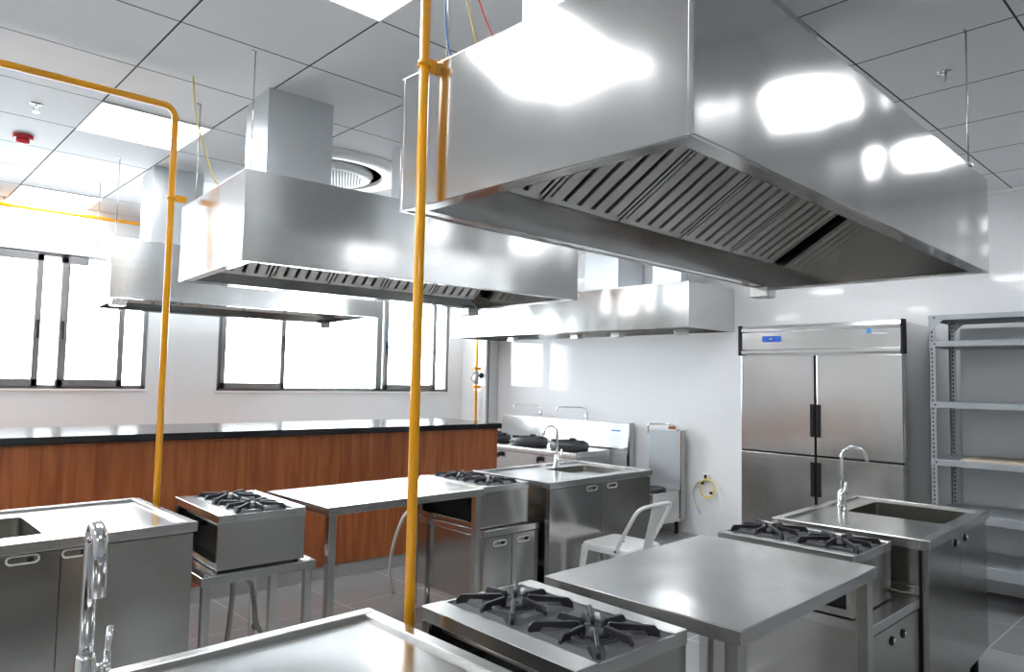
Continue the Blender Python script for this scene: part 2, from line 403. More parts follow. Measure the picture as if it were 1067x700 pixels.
# ------------------------------------------------------------------ stoves, sinks, tables, cabinets
def burner_grate(parent, cx, cy, z, R=.135):
    g = MB(); n = 8
    for k in range(n):
        a = 2 * PI * k / n
        g.M = Matrix.Translation((cx, cy, z)) @ Matrix.Rotation(a, 4, 'Z')
        # fin: raised blade that steps down to a foot at its outer end
        ro = R * (.92 if k % 2 == 0 else 1.22)
        prof = [(.036, .010), (.045, .0), (.060, .012), (ro - .038, .014), (ro - .028, -.002), (ro, -.002), (ro, .012), (ro - .012, .026), (.040, .031), (.036, .024)]
        g.hexa([(x, -.0055, zz) for x, zz in prof], [(x, .0055, zz) for x, zz in prof])
    g.M = Matrix.Identity(4)
    g.build('grate', 'iron', parent, bevel=.0012, seg=1)
    b = MB(); b.lathe((cx, cy, z - .006), [(.0, 0), (.034, 0), (.036, .012), (.026, .018), (.024, .012), (.012, .011), (.010, .018), (0, .018)], 20)
    b.build('burner', 'enamel', parent)
    r = MB(); r.tube(arc((cx, cy, z - .001), .058, 0, 2 * PI * 23 / 24, 23, (1, 0, 0), (0, 1, 0)), .005, 6, closed=True); r.build('burner_ring', 'iron', parent)

def stove(label, c, size, rot, z0, ztop, strip_l=.075, strip_r=.055):
    W, D = size; h = ztop - z0
    t = thing('gas_stove', label, 'gas stove', (c[0], c[1], z0), rot, 'two-burner countertop gas stoves')
    a, d = W / 2, D / 2; lip = .038
    b = MB()
    b.box(-a + .006, -a + .016, -d, -d + .012, 0, h - lip) if False else None
    b.box(-a, a, -d + .004, -d + .016, .006, h - lip)             # front skin
    b.box(-a, a, d - .016, d - .004, .006, h - lip)
    b.box(a - .016, a - .004, -d + .016, d - .016, .006, h - lip)    # closed side
    b.box(-a + .004, -a + .016, -d + .016, d - .016, .006, .034)     # open side: sill and posts
    b.box(-a + .004, -a + .016, -d + .016, -d + .03, .03, h - lip); b.box(-a + .004, -a + .016, d - .03, d - .016, .03, h - lip)
    b.box(-a + .01, a - .01, -d + .01, d - .01, .006, .014)
    b.build('body', 'cab', t, bevel=.0015)
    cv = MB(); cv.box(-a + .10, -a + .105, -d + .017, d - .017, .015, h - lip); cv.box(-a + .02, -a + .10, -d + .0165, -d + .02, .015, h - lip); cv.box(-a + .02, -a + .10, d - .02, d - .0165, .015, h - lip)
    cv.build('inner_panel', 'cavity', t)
    for yy in (-.14, .14):
        m = MB(); m.cyl((-a + .10, yy, h * .55), (-a + .062, yy, h * .55), .016, 14); m.box(-a + .05, -a + .075, yy - .004, yy + .004, h * .55 - .018, h * .55 + .018)
        m.build('knob', 'black', t)
    m = MB(); m.cyl((-a + .06, -d + .03, h * .72), (-a + .06, d - .03, h * .72), .009, 10); m.build('gas_rail', 'flex', t)
    tp = MB()
    tp.box(-a, -a + strip_l, -d, d, h - lip, h); tp.box(a - strip_r, a, -d, d, h - lip, h)
    tp.box(-a + strip_l, a - strip_r, -d, -d + .006, h - lip, h - .003); tp.box(-a + strip_l, a - strip_r, d - .012, d, h - lip, h - .002)
    tp.build('top_frame', 'rim', t, bevel=.002)
    pl = MB(); pl.box(-a + strip_l, a - strip_r, -d + .006, d - .012, h - lip, h - .008)
    for yy in (-.145, .145):
        pl.lathe(((strip_l - strip_r) / 2, yy, h - .0085), [(.075, 0), (.070, .004), (.05, .004), (.046, -.001)], 28)
    for yy in (-.150, .150):
        cxx = (strip_l - strip_r) / 2
        for q in range(4):
            pl.M = Matrix.Translation((cxx, yy, h - .008)) @ Matrix.Rotation(PI / 2 * q, 4, 'Z')
            pl.hexa([(.075, -.06, 0), (.132, -.115, 0), (.132, .115, 0), (.075, .06, 0)], [(.085, -.05, .008), (.120, -.085, .010), (.120, .085, .010), (.085, .05, .008)])
    pl.M = Matrix.Identity(4)
    pl.build('burner_plate', 'enamel', t)
    for yy in (-.150, .150): burner_grate(t, (strip_l - strip_r) / 2, yy, h - .006, .138)
    for sx in (-1, 1):
        for sy in (-1, 1):
            MB().cyl((sx * (a - .03), sy * (d - .03), 0), (sx * (a - .03), sy * (d - .03), .008), .014, 12).build('rubber_foot', 'black', t)
    return t

def stand(label, c, size, rot, z, shelf=False, name='stove_stand', cat='stand', th=.042, leg=.036, top='top', grp='low stands under the stoves'):
    W, D = size; a, d = W / 2, D / 2
    t = thing(name, label, cat, (c[0], c[1], 0), rot, grp)
    b = MB(); b.box(-a, a, -d, d, z - th, z)
    b.build('tabletop', top, t, bevel=.003)
    for sx in (-1, 1):
        for sy in (-1, 1):
            x, y = sx * (a - .012 - leg / 2), sy * (d - .012 - leg / 2); q = leg / 2
            lg = MB().box(x - q, x + q, y - q, y + q, .03, z - th).build('leg', 'leg', t, bevel=.004)
            MB().cyl((x, y, 0), (x, y, .034), .013, 12, .016).build('foot', 'black', lg)
    if shelf:
        r = MB(); q = .012
        for sy in (-1, 1): r.box(-a + .03, a - .03, sy * (d - .03) - q, sy * (d - .03) + q, .16, .185)
        for sx in (-1, 1): r.box(sx * (a - .03) - q, sx * (a - .03) + q, -d + .03, d - .03, .16, .185)
        r.build('stretcher', 'leg', t, bevel=.002)
    return t

def pull(parent, x, y, z, w=.11, h=.035, mat='bright'):
    """recessed oval pull on a face that looks along -y"""
    o = MB()
    pts = []
    for sx, a0 in ((1, -PI / 2), (-1, PI / 2)):
        for i in range(9):
            an = a0 + PI * i / 8; pts.append((sx * (w / 2 - h / 2) + math.cos(an) * h / 2, math.sin(an) * h / 2))
    n = len(pts)
    def loop(sc, yy): return [o._v((x + px * (1 if sc == 1 else (w / 2 - (1 - sc) * h / 2) / (w / 2)), y + yy, z + pz * sc)) for px, pz in pts]
    r0, r1, r2, r3 = loop(1, 0), loop(1, -.004), loop(.7, -.004), loop(.62, .0015)
    for A, B in ((r0, r1), (r1, r2), (r2, r3)):
        for i in range(n): o.bm.faces.new((A[i], A[(i + 1) % n], B[(i + 1) % n], B[i]))
    o.bm.faces.new(r3)
    h_ = o.build('door_handle', mat, parent)
    MB().box(x + w * .12, x + w * .3, y - .0045, y + .001, z - h * .26, z + h * .26).build('handle_recess', 'black', parent)
    return h_

def knob_pull(parent, x, y, z, r=.016):
    o = MB(); o.tube([(x, y + .001, z), (x, y - .005, z)], [r * 1.2, r * 1.1], 20); h_ = o.build('door_handle', 'black', parent)
    q_ = MB(); q_.tube([(x + .004, y - .005, z), (x + .004, y - .012, z)], [r * .6, r * .55], 14); q_.build('handle_cap', 'chrome', parent); return h_

def cabinet(label, x0, x1, y0, y1, z0, z1, rot, seams, pulls, knob=False, name='base_cabinet', toplip=.04):
    """two-door base cabinet; coordinates before rotation about its centre"""
    cx, cy = (x0 + x1) / 2, (y0 + y1) / 2; a, d = (x1 - x0) / 2, (y1 - y0) / 2
    t = thing(name, label, 'cabinet', (cx, cy, 0), rot, 'stainless base cabinets under the stoves')
    b = MB(); b.box(-a, a, -d + .02, d, z0, z1 - toplip); b.build('body', 'cab', t, bevel=.002)
    MB().box(-a - .004, a + .004, -d - .004, d + .004, z1 - toplip, z1).build('top', 'top', t, bevel=.003)
    ed = [-a] + seams + [a]
    for i, (u, v) in enumerate(zip(ed, ed[1:])):
        dr = MB().box(u + .002, v - .002, -d, -d + .02, z0 + .006, z1 - toplip - .006).build('door', 'cab', t, bevel=.002)
        if i < len(pulls):
            (knob_pull if knob else pull)(dr, pulls[i][0], -d, pulls[i][1])
    for sx in (-1, 1):
        for sy in (-1, 1): MB().cyl((sx * (a - .05), sy * (d - .05), 0), (sx * (a - .05), sy * (d - .05), z0 + .005), .018, 14).build('foot', 'black' if False else 'leg', t)
    return t

def faucet(t, x, y, z, ang, H=.26, R=.085, r=.011, drop=.07, lever=(1, 0), lean=0):
    """gooseneck tap; ang = direction the spout swings towards"""
    u = Vector((math.cos(ang), math.sin(ang), 0)); c = Vector((x, y, z))
    m = MB(); m.lathe((x, y, z), [(0, 0), (.027, 0), (.027, .006), (.021, .010), (.0195, .075), (.013, .085), (0, .085)], 22)
    f = m.build('faucet', 'chrome', t)
    top = c + Vector((0, 0, H))
    path = [c + Vector((0, 0, .07)), c + Vector((0, 0, H * .6)), top] + arc(top + u * R, R, PI, 0.12, 16, u, (0, 0, 1))[1:]
    e = path[-1]; path.append(e + Vector((0, 0, -drop)) + u * .006)
    sp = MB(); sp.tube(path, r, 16); sp.build('spout', 'chrome', f)
    lv = Vector((lever[0], lever[1], 0)).normalized()
    l = MB(); p = c + Vector((0, 0, .045)); l.tube([p, p + lv * .045], .012, 14); q = p + lv * .042
    l.tube([q + Vector((0, 0, -.006)), q + Vector((0, 0, .03)), q + lv * .004 + Vector((0, 0, .082))], [.008, .0075, .006], 12); l.build('lever', 'chrome', f)
    return f

def sink(label, x0, x1, y0, y1, rot, z, basin, seams, pulls, tap, knob=False, backsplash=True, body_z=.13, side_open=False, rim=.04, zt=None, ribs=True):
    cx, cy = (x0 + x1) / 2, (y0 + y1) / 2; a, d = (x1 - x0) / 2, (y1 - y0) / 2
    t = thing('sink_unit', label, 'sink', (cx, cy, 0), rot, 'stainless sink cabinets on the islands')
    bx0, bx1, by0, by1 = [basin[0] - cx, basin[1] - cx, basin[2] - cy, basin[3] - cy]
    lip = .042; dk = z - .012
    # cabinet body
    b = MB(); s = .012
    if side_open:
        b.box(-a + .26, a - s, -d + s + .02, d - s, body_z, z - lip)
        b.box(-a + s, -a + .26, -d + s + .02, -d + s + .04, body_z, z - lip); b.box(-a + s, -a + .26, d - s - .02, d - s, body_z, z - lip)
        for zz in (body_z, .585, z - lip - .02 - .11): b.box(-a + s, -a + .26, -d + s + .04, d - s - .02, zz, zz + .02)
    else:
        b.box(-a + s, a - s, -d + s + .02, d - s, body_z, z - .20)
        b.box(-a + s, -a + s + .015, -d + s + .02, d - s, z - .20, z - lip); b.box(a - s - .015, a - s, -d + s + .02, d - s, z - .20, z - lip)
        b.box(-a + s, a - s, d - s - .015, d - s, z - .20, z - lip); b.box(-a + s, a - s, -d + s + .02, -d + s + .03, z - .20, z - lip)
    b.build('body', 'cab', t, bevel=.002)
    ed = [-a + s] + [q - cx for q in seams] + [a - s]
    for i, (u, v) in enumerate(zip(ed, ed[1:])):
        dr = MB().box(u + .002, v - .002, -d + s, -d + s + .02, body_z + .004, z - lip - .006).build('door', 'cab', t, bevel=.002)
        if i < len(pulls) and pulls[i]: (knob_pull if knob else pull)(dr, pulls[i][0] - cx, -d + s, pulls[i][1])
    if knob: MB().box(-a + s - .002, -a + s + .001, -d + s + .022, -d + s + .036, body_z, z - lip - .006).build('side_gap', 'black', t)
    # top: raised rim, drainboard, basin
    r = MB()
    r.box(-a, a, -d, -d + rim, z - lip, z); r.box(-a, a, d - rim, d, z - lip, z)
    r.box(-a, -a + rim, -d + rim, d - rim, z - lip, z); r.box(a - rim, a, -d + rim, d - rim, z - lip, z)
    r.build('rim', 'rim', t, bevel=.004)
    k = MB(); A, B = a - rim, d - rim
    k.box(-A, bx0, -B, B, dk - .003, dk) if bx0 > -A else None
    k.box(bx1, A, -B, B, dk - .003, dk) if bx1 < A else None
    k.box(bx0, bx1, -B, by0, dk - .003, dk); k.box(bx0, bx1, by1, B, dk - .003, dk)
    k.build('drainboard', 'top', t)
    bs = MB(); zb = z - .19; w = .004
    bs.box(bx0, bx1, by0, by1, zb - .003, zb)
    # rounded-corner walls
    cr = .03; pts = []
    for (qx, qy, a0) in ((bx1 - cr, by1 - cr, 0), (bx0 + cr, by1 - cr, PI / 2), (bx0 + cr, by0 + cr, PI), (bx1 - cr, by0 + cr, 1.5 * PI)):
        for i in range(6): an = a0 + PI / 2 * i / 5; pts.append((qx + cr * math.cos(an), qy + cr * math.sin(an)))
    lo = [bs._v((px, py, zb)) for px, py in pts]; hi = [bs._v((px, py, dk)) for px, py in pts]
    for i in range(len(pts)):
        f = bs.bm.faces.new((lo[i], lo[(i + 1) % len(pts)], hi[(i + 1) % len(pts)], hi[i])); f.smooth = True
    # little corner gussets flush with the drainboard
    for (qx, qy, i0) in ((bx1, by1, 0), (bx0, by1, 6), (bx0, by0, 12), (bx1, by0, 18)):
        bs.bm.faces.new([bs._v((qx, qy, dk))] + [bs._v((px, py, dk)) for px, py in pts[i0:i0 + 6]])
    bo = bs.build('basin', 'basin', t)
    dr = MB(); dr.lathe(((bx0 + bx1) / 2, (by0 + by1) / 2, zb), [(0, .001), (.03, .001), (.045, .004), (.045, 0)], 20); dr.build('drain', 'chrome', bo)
    if tap:
        faucet(t, tap[0] - cx, tap[1] - cy, dk, tap[2], **tap[3])
    for sx in (-1, 1):
        for sy in (-1, 1): 
            MB().cyl((sx * (a - .06), sy * (d - .07), 0), (sx * (a - .06), sy * (d - .07), body_z + .005), .02, 14).build('foot', 'black', t)
    return t

ZT, ZS = .84, .585
# --- right island (x to the right-far, y to the left-far)
sink('foreground sink unit with wet drainboard, cut off by the bottom edge', -.45, 1.12, .98, 1.735, .5, ZT, (-.38, .22, 1.06, 1.62), [.33], [(-.1, .76), (.45, .76)],
     (.398, 1.655, -1.62, dict(H=.305, R=.038, r=.0145, drop=.095, lever=(.9, .15))))
stove('nearest two-burner gas stove in the foreground, beside the bare tall pipe', (1.4455, 1.362), (.428, .59), -1.0, ZS, ZT)
stand('low steel stand under the nearest gas stove', (1.4455, 1.362), (.45, .62), -1.0, ZS, True)
stand('stainless work table right of the nearest gas stove, in front of the white chair', (2.241, 1.321), (1.0, .695), 1.29, ZT, True, 'work_table', 'table', .042, .045, 'top', 'stainless work tables on the islands')
stove('two-burner gas stove on a base cabinet, in front of the refrigerator', (3.040, 1.389), (.41, .567), .8, .60, ZT, .045, .04)
cabinet('low two-door stainless cabinet under the gas stove by the right sink', 2.84, 3.352, 1.04, 1.70, .13, .60, .5, [.0], [(-.06, .50), (.065, .50)], True)
sink('right sink unit with gooseneck tap, in front of refrigerator and rack', 3.362, 4.462, 1.021, 1.706, 2.3, ZT, (3.91, 4.37, 1.10, 1.55), [3.90], [(3.82, .765), (4.0, .765)],
     (4.06, 1.625, -1.15, dict(H=.26, R=.062, r=.009, drop=.03, lever=(1, -.1))), True)
# --- left island
sink('left sink unit under the window wall, cut off by the left edge', -.25, 1.167, 3.193, 4.0, 1.2, ZT, (.05, .63, 3.38, 3.83), [.10, .654], [(-.1, .775), (.53, .775), (.71, .775)], None)
stove('two-burner gas stove on an open stand, right of the left sink', (1.511, 3.589), (.4215, .638), -1.9, ZS, ZT)
stand('open low steel stand under the left gas stove', (1.487, 3.57), (.545, .68), -1.0, ZS, False)
stand('stainless work table between the two left stoves, before the wooden counter', (2.29, 3.505), (1.03, .65), 1.5, ZT, False, 'work_table', 'table', .042, .04, 'top', 'stainless work tables on the islands')
stove('two-burner gas stove between the left work table and the far sink', (3.031, 3.548), (.416, .61), -1.15, ZS, ZT)
cabinet('low two-door stainless cabinet under the gas stove beside the far sink', 2.83, 3.29, 3.205, 3.86, .15, ZS, 0, [.0], [(-.10, .50), (.10, .50)])
sink('far sink unit with gooseneck tap, behind the white chair', 3.30, 4.42, 3.135, 3.873, .9, ZT, (3.84, 4.30, 3.27, 3.69), [3.846], [(3.73, .765), (3.95, .765)],
     (4.06, 3.765, 2.4, dict(H=.255, R=.05, r=.009, drop=.03, lever=(1, -.2))), side_open=True)

# ------------------------------------------------------------------ wooden bar counter
cn = thing('bar_counter', 'long reddish wood panelled counter with black stone top below the windows', 'counter', (0, 4.93, 0), -3.6)
MB().box(-3.0, 4.26, 0, .80, .10, 1.055).build('wood_panel', 'wood', cn, bevel=.003)
MB().box(-3.0, 4.23, .02, .78, 0, .10).build('plinth', 'kick', cn)
MB().box(-3.02, 4.285, -.03, .86, 1.055, 1.10).build('stone_top', 'granite', cn, bevel=.004)

# ------------------------------------------------------------------ refrigerator
def fridge():
    x0, y0, y1, x1 = 5.60, 1.815, 3.085, 6.20
    t = thing('refrigerator', 'tall four-door stainless refrigerator against the tiled wall', 'refrigerator', (x0, (y0 + y1) / 2, 0))
    h = (y1 - y0) / 2; D = x1 - x0
    MB().box(.03, D, -h, h, .12, 1.96).build('body', 'fridge', t, bevel=.003)
    MB().box(.30, D - .05, -h + .1, h - .1, 1.96, 1.99).build('top_plate', 'rim', t)
    # header with rounded ridges
    hd = MB(); pf = [(0.03, 1.73), (-.006, 1.733), (-.014, 1.745), (-.014, 1.765), (-.002, 1.775), (-.002, 1.915), (-.012, 1.925), (-.012, 1.945), (.0, 1.97), (.03, 1.975)]
    hd.hexa([(x, -h + .012, z) for x, z in pf], [(x, h - .012, z) for x, z in pf]); hd.build('header', 'fridge', t)
    for s in (-1, 1):
        MB().box(-.018, .04, s * (h + .004) - .012, s * (h + .004) + .012, 1.725, 1.978).build('header_end_cap', 'black', t, bevel=.003)
    dz = [(.16, .925), (.94, 1.72)]
    for zi, (za, zb) in enumerate(dz):
        for s in (-1, 1):
            ya, yb = (s * .010, s * (h - .004)); ya, yb = min(ya, yb), max(ya, yb)
            d = MB().box(-.002, .03, ya, yb, za, zb).build('door', 'fridge', t, bevel=.004)
            zc = (1.08, 1.335) if zi else (.62, .885)
            q = sorted((s * .006, s * .040))
            MB().box(-.012, .0, q[0], q[1], zc[0], zc[1]).build('door_handle', 'black', d, bevel=.002)
            kz = zb - .03
            MB().cyl((-.001, s * (h - .045), kz), (-.005, s * (h - .045), kz), .008, 12).build('keyhole', 'leg', d)
    MB().box(.012, .031, -.011, .011, .16, 1.72).build('centre_gap', 'black', t)
    # horizontal seam and bottom grille
    MB().box(.012, .031, -h + .002, h - .002, .925, .94).build('seam_strip', 'black', t)
    MB().box(.02, .04, -h + .01, h - .01, .06, .155).build('grille', 'hood_in', t)
    cp = MB().box(-.008, 0, .278, .438, 1.834, 1.884).build('control_panel', 'blue', t, bevel=.002)
    plabel(cp, 'blue digital control panel')
    MB().box(-.0095, -.008, .335, .385, 1.845, 1.873).build('display', 'bluelcd', cp)
    dg = MB()
    for k in range(3): dg.box(-.0105, -.0095, .345 + k * .012, .353 + k * .012, 1.851, 1.867)
    dg.build('digits', plain('digit blue', (.2, .5, .9), .4), cp)
    MB().box(-.0035, -.001, .45, .57, 1.848, 1.854).build('label_strip', 'hood_in', t)
    lg = MB(); lg.tube([(-.005, -.405, 1.905), (-.001, -.405, 1.905)], .014, 14); lg.box(-.005, -.001, -.425, -.385, 1.885, 1.893); lg.box(-.005, -.001, -.388, -.380, 1.870, 1.878)
    lg.build('badge', plain('badge blue', (.05, .30, .75), .4), t)
    tx = MB()
    for k in range(8): tx.box(-.004, -.001, -.425 - k * .014, -.434 - k * .014, 1.872, 1.884)
    tx.build('badge_lettering', plain('badge grey', (.75, .78, .82), .4), t)
    for sx in (.08, D - .06):
        for s in (-1, 1): MB().cyl((sx, s * (h - .07), 0), (sx, s * (h - .07), .122), .02, 14).build('foot', 'black', t)
fridge()

# ------------------------------------------------------------------ storage rack
def rack():
    x0, x1, y1, y0 = 5.64, 6.12, 1.655, .15
    t = thing('storage_rack', 'grey slotted-angle shelving rack right of the refrigerator', 'shelving rack', (x0, y0, 0))
    D, W = x1 - x0, y1 - y0; hz = 1.995
    for (px, sx) in ((0, 1), (D, -1)):
        for (py, sy) in ((W, -1), (0, 1)):
            o = bpy.data.objects
            m = MB(); m.box(0, sx * .003, 0, sy * .038, 0, hz); m.box(0, sx * .038, 0, sy * .003, 0, hz)
            p = m.build('upright', 'angle', t); p.location = (px, py, 0)
    def shelf(z, hh, mat='galvshelf'):
        m = MB(); m.box(.002, D - .002, .004, W - .004, z - .004, z)
        m.box(-.003, .0, .0, W, z - hh, z); m.box(D, D + .003, 0, W, z - hh, z)
        m.box(0, D, -.003, 0, z - hh, z); m.box(0, D, W, W + .003, z - hh, z)
        s = m.build('shelf', mat, t, bevel=.001, seg=1)
        for yy in (.035, W - .035, W * .55):
            MB().cyl((-.002, yy, z - hh / 2), (-.008, yy, z - hh / 2), .006, 8).build('bolt', 'black', s)
    shelf(hz, .035); shelf(1.812, .040); shelf(1.385, .040); shelf(.985, .040); shelf(.63, .055); shelf(.30, .075)
    g = MB()
    for py, sy in ((W, -1), (0, 1)):
        g.hexa([(-.004, py, 1.96), (-.004, py + sy * .09, 1.96), (-.004, py, 1.87)], [(-.001, py, 1.96), (-.001, py + sy * .09, 1.96), (-.001, py, 1.87)])
        g.hexa([(D + .004, py, 1.96), (D + .004, py + sy * .09, 1.96), (D + .004, py, 1.87)], [(D + .001, py, 1.96), (D + .001, py + sy * .09, 1.96), (D + .001, py, 1.87)])
    g.build('corner_plate', 'galvshelf', t)
    MB().box(D + .03, D + .036, -.3, W - .06, .03, 1.93).build('back_panel', 'backpanel', t)
    return x0, y0, D, W
rx, ry, rD, rW = rack()
tag(MB().box(rx + .03, rx + rD - .05, ry + .1, ry + 1.33, .985, .998).build('board', 'board', bevel=.001), 'thin pale wooden board lying on the middle rack shelf', 'board')

# ------------------------------------------------------------------ wok range
def wok_range():
    x0, x1, y0, y1, z = 5.30, 6.20, 4.66, 6.66, .775
    t = thing('wok_range', 'stainless wok range with three black rings under the wall hood', 'wok range', (x0, y0, 0))
    D, W = x1 - x0, y1 - y0
    b = MB(); b.box(.05, D, .006, W, .14, z - .05); b.box(0, D, 0, W, z - .05, z - .012)
    b.box(0, .03, 0, W, z - .012, z); b.box(.03, D, 0, .012, z - .012, z + .01)
    b.build('body', 'top', t, bevel=.003)
    MB().box(.03, .05, .02, W - .02, .45, z - .06).build('control_panel', 'rim', t, bevel=.002)
    bs = MB(); bs.hexa([(D - .10, 0, z), (D, 0, z), (D, W, z), (D - .10, W, z)], [(D - .045, 0, 1.04), (D, 0, 1.04), (D, W, 1.04), (D - .045, W, 1.04)]); bs.box(D - .14, D - .06, 0, .01, z, z + .02); bs.build('backsplash', 'top', t, bevel=.003)
    MB().box(D - .075, D + .01, -.012, 0, .2, 1.05).build('end_panel', 'hood_in', t)
    MB().box(D - .068, D - .06, .12, .24, .955, .965).build('badge', 'wire_b', t)
    for i, yy in enumerate((.42, 1.02, 1.62)):
        w = MB(); w.lathe((.36, yy, z - .012), [(.10, 0), (.195, 0), (.215, .03), (.20, .075), (.165, .092), (.135, .085), (.11, .05), (.09, .0)], 32)
        for k in range(3):
            a = 2.1 * k + .5; w.M = Matrix.Translation((.36, yy, z)) @ Matrix.Rotation(a, 4, 'Z'); w.box(.13, .19, -.03, .03, .06, .095)
        w.M = Matrix.Identity(4)
        w.build('wok_ring', 'iron', t)
        k_ = MB(); k_.cyl((.03, yy + .1, z - .10), (-.012, yy + .1, z - .10), .028, 14, .02); k_.box(-.022, -.01, yy + .09, yy + .11, z - .135, z - .085); k_.build('knob', 'black', t)
    for yy in (.55, 1.4):
        MB().box(.028, .05, yy - .025, yy + .025, .14, z - .05).build('stile', 'hood_in', t)
    for yy in (.62, 1.34):
        f = MB(); xx = D - .03
        f.cyl((xx, yy, 1.035), (xx, yy, 1.12), .013, 12); f.cyl((xx - .02, yy - .03, 1.10), (xx - .02, yy + .02, 1.10), .016, 12)
        f.tube(smooth_path([(xx, yy, 1.11), (xx, yy + .03, 1.17), (xx - .02, yy + .10, 1.185), (xx - .07, yy + .27, 1.183), (xx - .1, yy + .34, 1.18), (xx - .11, yy + .36, 1.15), (xx - .112, yy + .362, 1.125)], 5), .009, 10)
        f.build('swing_tap', 'chrome', t)
    for sx in (.1, D - .08):
        for yy in (.08, W / 2, W - .08): MB().cyl((sx, yy, 0), (sx, yy, .145), .022, 12).build('foot', 'leg', t)
wok_range()
def pot_stove():
    x0, x1, y0, y1, z = 5.66, 6.18, 4.02, 4.40, .43
    t = thing('stock_pot_stove', 'low stainless stock pot stove with tall backsplash on the tiled wall', 'stove', (x0, y0, 0)); D, W = x1 - x0, y1 - y0
    MB().box(0, D, 0, W, .13, z).build('body', 'top', t, bevel=.003)
    m = MB(); m.box(D - .06, D, .0, W, z, 1.0); m.build('backsplash', 'galvshelf', t, bevel=.003)
    MB().box(D - .065, D + .01, -.012, .0, .15, 1.01).build('end_panel', 'hood_in', t)
    m = MB(); m.lathe((.22, W / 2, z), [(.07, 0), (.15, 0), (.155, .02), (.14, .028), (.08, .024), (.07, 0)], 26); m.build('burner_ring', 'iron', t)
    f = MB(); xx, yy = D - .02, .06
    f.cyl((xx, yy, .995), (xx, yy, 1.05), .012, 12); f.tube(smooth_path([(xx, yy, 1.03), (xx - .01, yy + .05, 1.06), (xx - .03, yy + .12, 1.065), (xx - .05, yy + .26, 1.06), (xx - .055, yy + .31, 1.05), (xx - .056, yy + .32, .96)], 5), .009, 10)
    f.box(xx - .03, xx + .01, yy + .0, yy + .09, 1.02, 1.05); f.build('swing_tap', 'chrome', t)
    MB().cyl((0, .12, .30), (-.03, .12, .30), .02, 12).build('knob', 'black', t)
    for sx in (.05, D - .05):
        for q in (.05, W - .05): MB().cyl((sx, q, 0), (sx, q, .135), .02, 12).build('foot', 'black', t)
pot_stove()

# ------------------------------------------------------------------ gas pipes
R1 = .0145
px_, py_ = 1.170, 1.625
m = thing('gas_pipe', 'tall yellow-orange vertical gas pipe in the foreground, clamped to the big hood', 'pipe', (px_, py_, 0), 0, 'yellow gas pipes')
MB().cyl((0, 0, 0), (0, 0, ZC), R1, 20).build('pipe', 'yellow', m)
b = MB(); b.tube([(0, 0, 2.368), (0, 0, 2.384)], R1 + .005, 20); b.box(.005, .052, -.004, .004, 2.358, 2.396); b.box(.046, .056, -.018, .018, 2.352, 2.402); b.build('clamp', 'yellow', m)
MB().lathe((0, 0, 0), [(R1, 0), (.035, 0), (.035, .006), (R1, .006)], 20).build('floor_flange', 'yellow', m)
lx, ly = 1.197, 3.845; zt = 2.86
m = thing('gas_pipe', 'left yellow gas pipe rising between sink and stove and bending under the ceiling', 'pipe', (lx, ly, 0), 0, 'yellow gas pipes')
path = [(0, 0, 0), (0, 0, zt - .06)] + [tuple(v) for v in arc((-.06, 0, zt - .06), .06, 0, PI / 2, 8, (1, 0, 0), (0, 0, 1))[1:]] + [(-3.8, .10, zt)]
MB().tube(path, .0165, 16).build('pipe', 'yellow', m)
b = MB(); b.tube([(0, 0, 2.375), (0, 0, 2.391)], .0215, 16); b.box(.005, .075, -.004, .004, 2.366, 2.402); b.build('clamp', 'yellow', m)
m = thing('gas_pipe', 'thin yellow gas pipe running horizontally high along the window wall', 'pipe', (0, 7.2, 2.85), 0, 'yellow gas pipes')
MB().tube([(-3.1, 0, 0), (5.6, 0, .035)], .016, 12).build('pipe', 'yellow', m)
for x in (-1.5, 2.75, 5.2): MB().box(x - .01, x + .01, -.004, .004, .0, ZC - 2.85).build('pipe_bracket', 'yellow', m)
m = thing('gas_pipe', 'small yellow gas pipe with valve on the corner column', 'pipe', (5.955, 6.955, 0), 0, 'yellow gas pipes')
b = MB(); b.tube([(0, 0, 0), (0, 0, ZC)], .016, 12); b.build('pipe', 'yellow', m)
for z in (1.385, 1.615): MB().box(-.05, .06, -.02, .02, z - .018, z + .018).build('flange', 'yellow', m, bevel=.003)
b = MB(); b.tube([(0, 0, 1.42), (0, 0, 1.58)], .028, 12); b.tube(arc((-.03, -.01, 1.5), .06, PI / 2, 3 * PI / 2, 8, (1, 0, 0), (0, 0, 1)), .006, 8); b.build('valve', 'flex', m)
b = MB(); b.tube([(.05, -.03, 1.53), (.05, -.045, 1.53)], .035, 16); b.cyl((.0, -.02, 1.53), (.1, -.03, 1.53), .008, 8); b.build('gauge', 'black', m)

# ------------------------------------------------------------------ ceiling fittings
ac = thing('air_conditioner', 'round white cassette air conditioner in the ceiling behind the hoods', 'air conditioner', (2.49, 4.61, ZC))
b = MB(); b.lathe((0, 0, 0), [(.565, 0), (.56, -.012), (.40, -.030), (.385, -.024), (.385, 0)], 48); b.build('panel', 'whiteplastic', ac)
b = MB(); b.lathe((0, 0, 0), [(.385, -.004), (.30, -.004), (.30, 0), (.385, 0)], 48); b.build('air_slot', 'cavity', ac)
b = MB(); b.lathe((0, 0, 0), [(.315, 0), (.325, -.022), (.31, -.045), (.26, -.052), (0, -.052)], 48); b.build('grille', 'whiteplastic', ac)
b = MB()
for i in range(-12, 13):
    for j in range(-12, 13):
        x, y = i * .024 + (j % 2) * .012, j * .021
        if x * x + y * y < .245 ** 2:
            b.hexa([(x + .006 * math.cos(q), y + .006 * math.sin(q), -.0535) for q in (0, 1.047, 2.094, 3.1416, 4.189, 5.236)], [(x + .006 * math.cos(q), y + .006 * math.sin(q), -.051) for q in (0, 1.047, 2.094, 3.1416, 4.189, 5.236)])
b.build('grille_holes', 'cavity', ac)
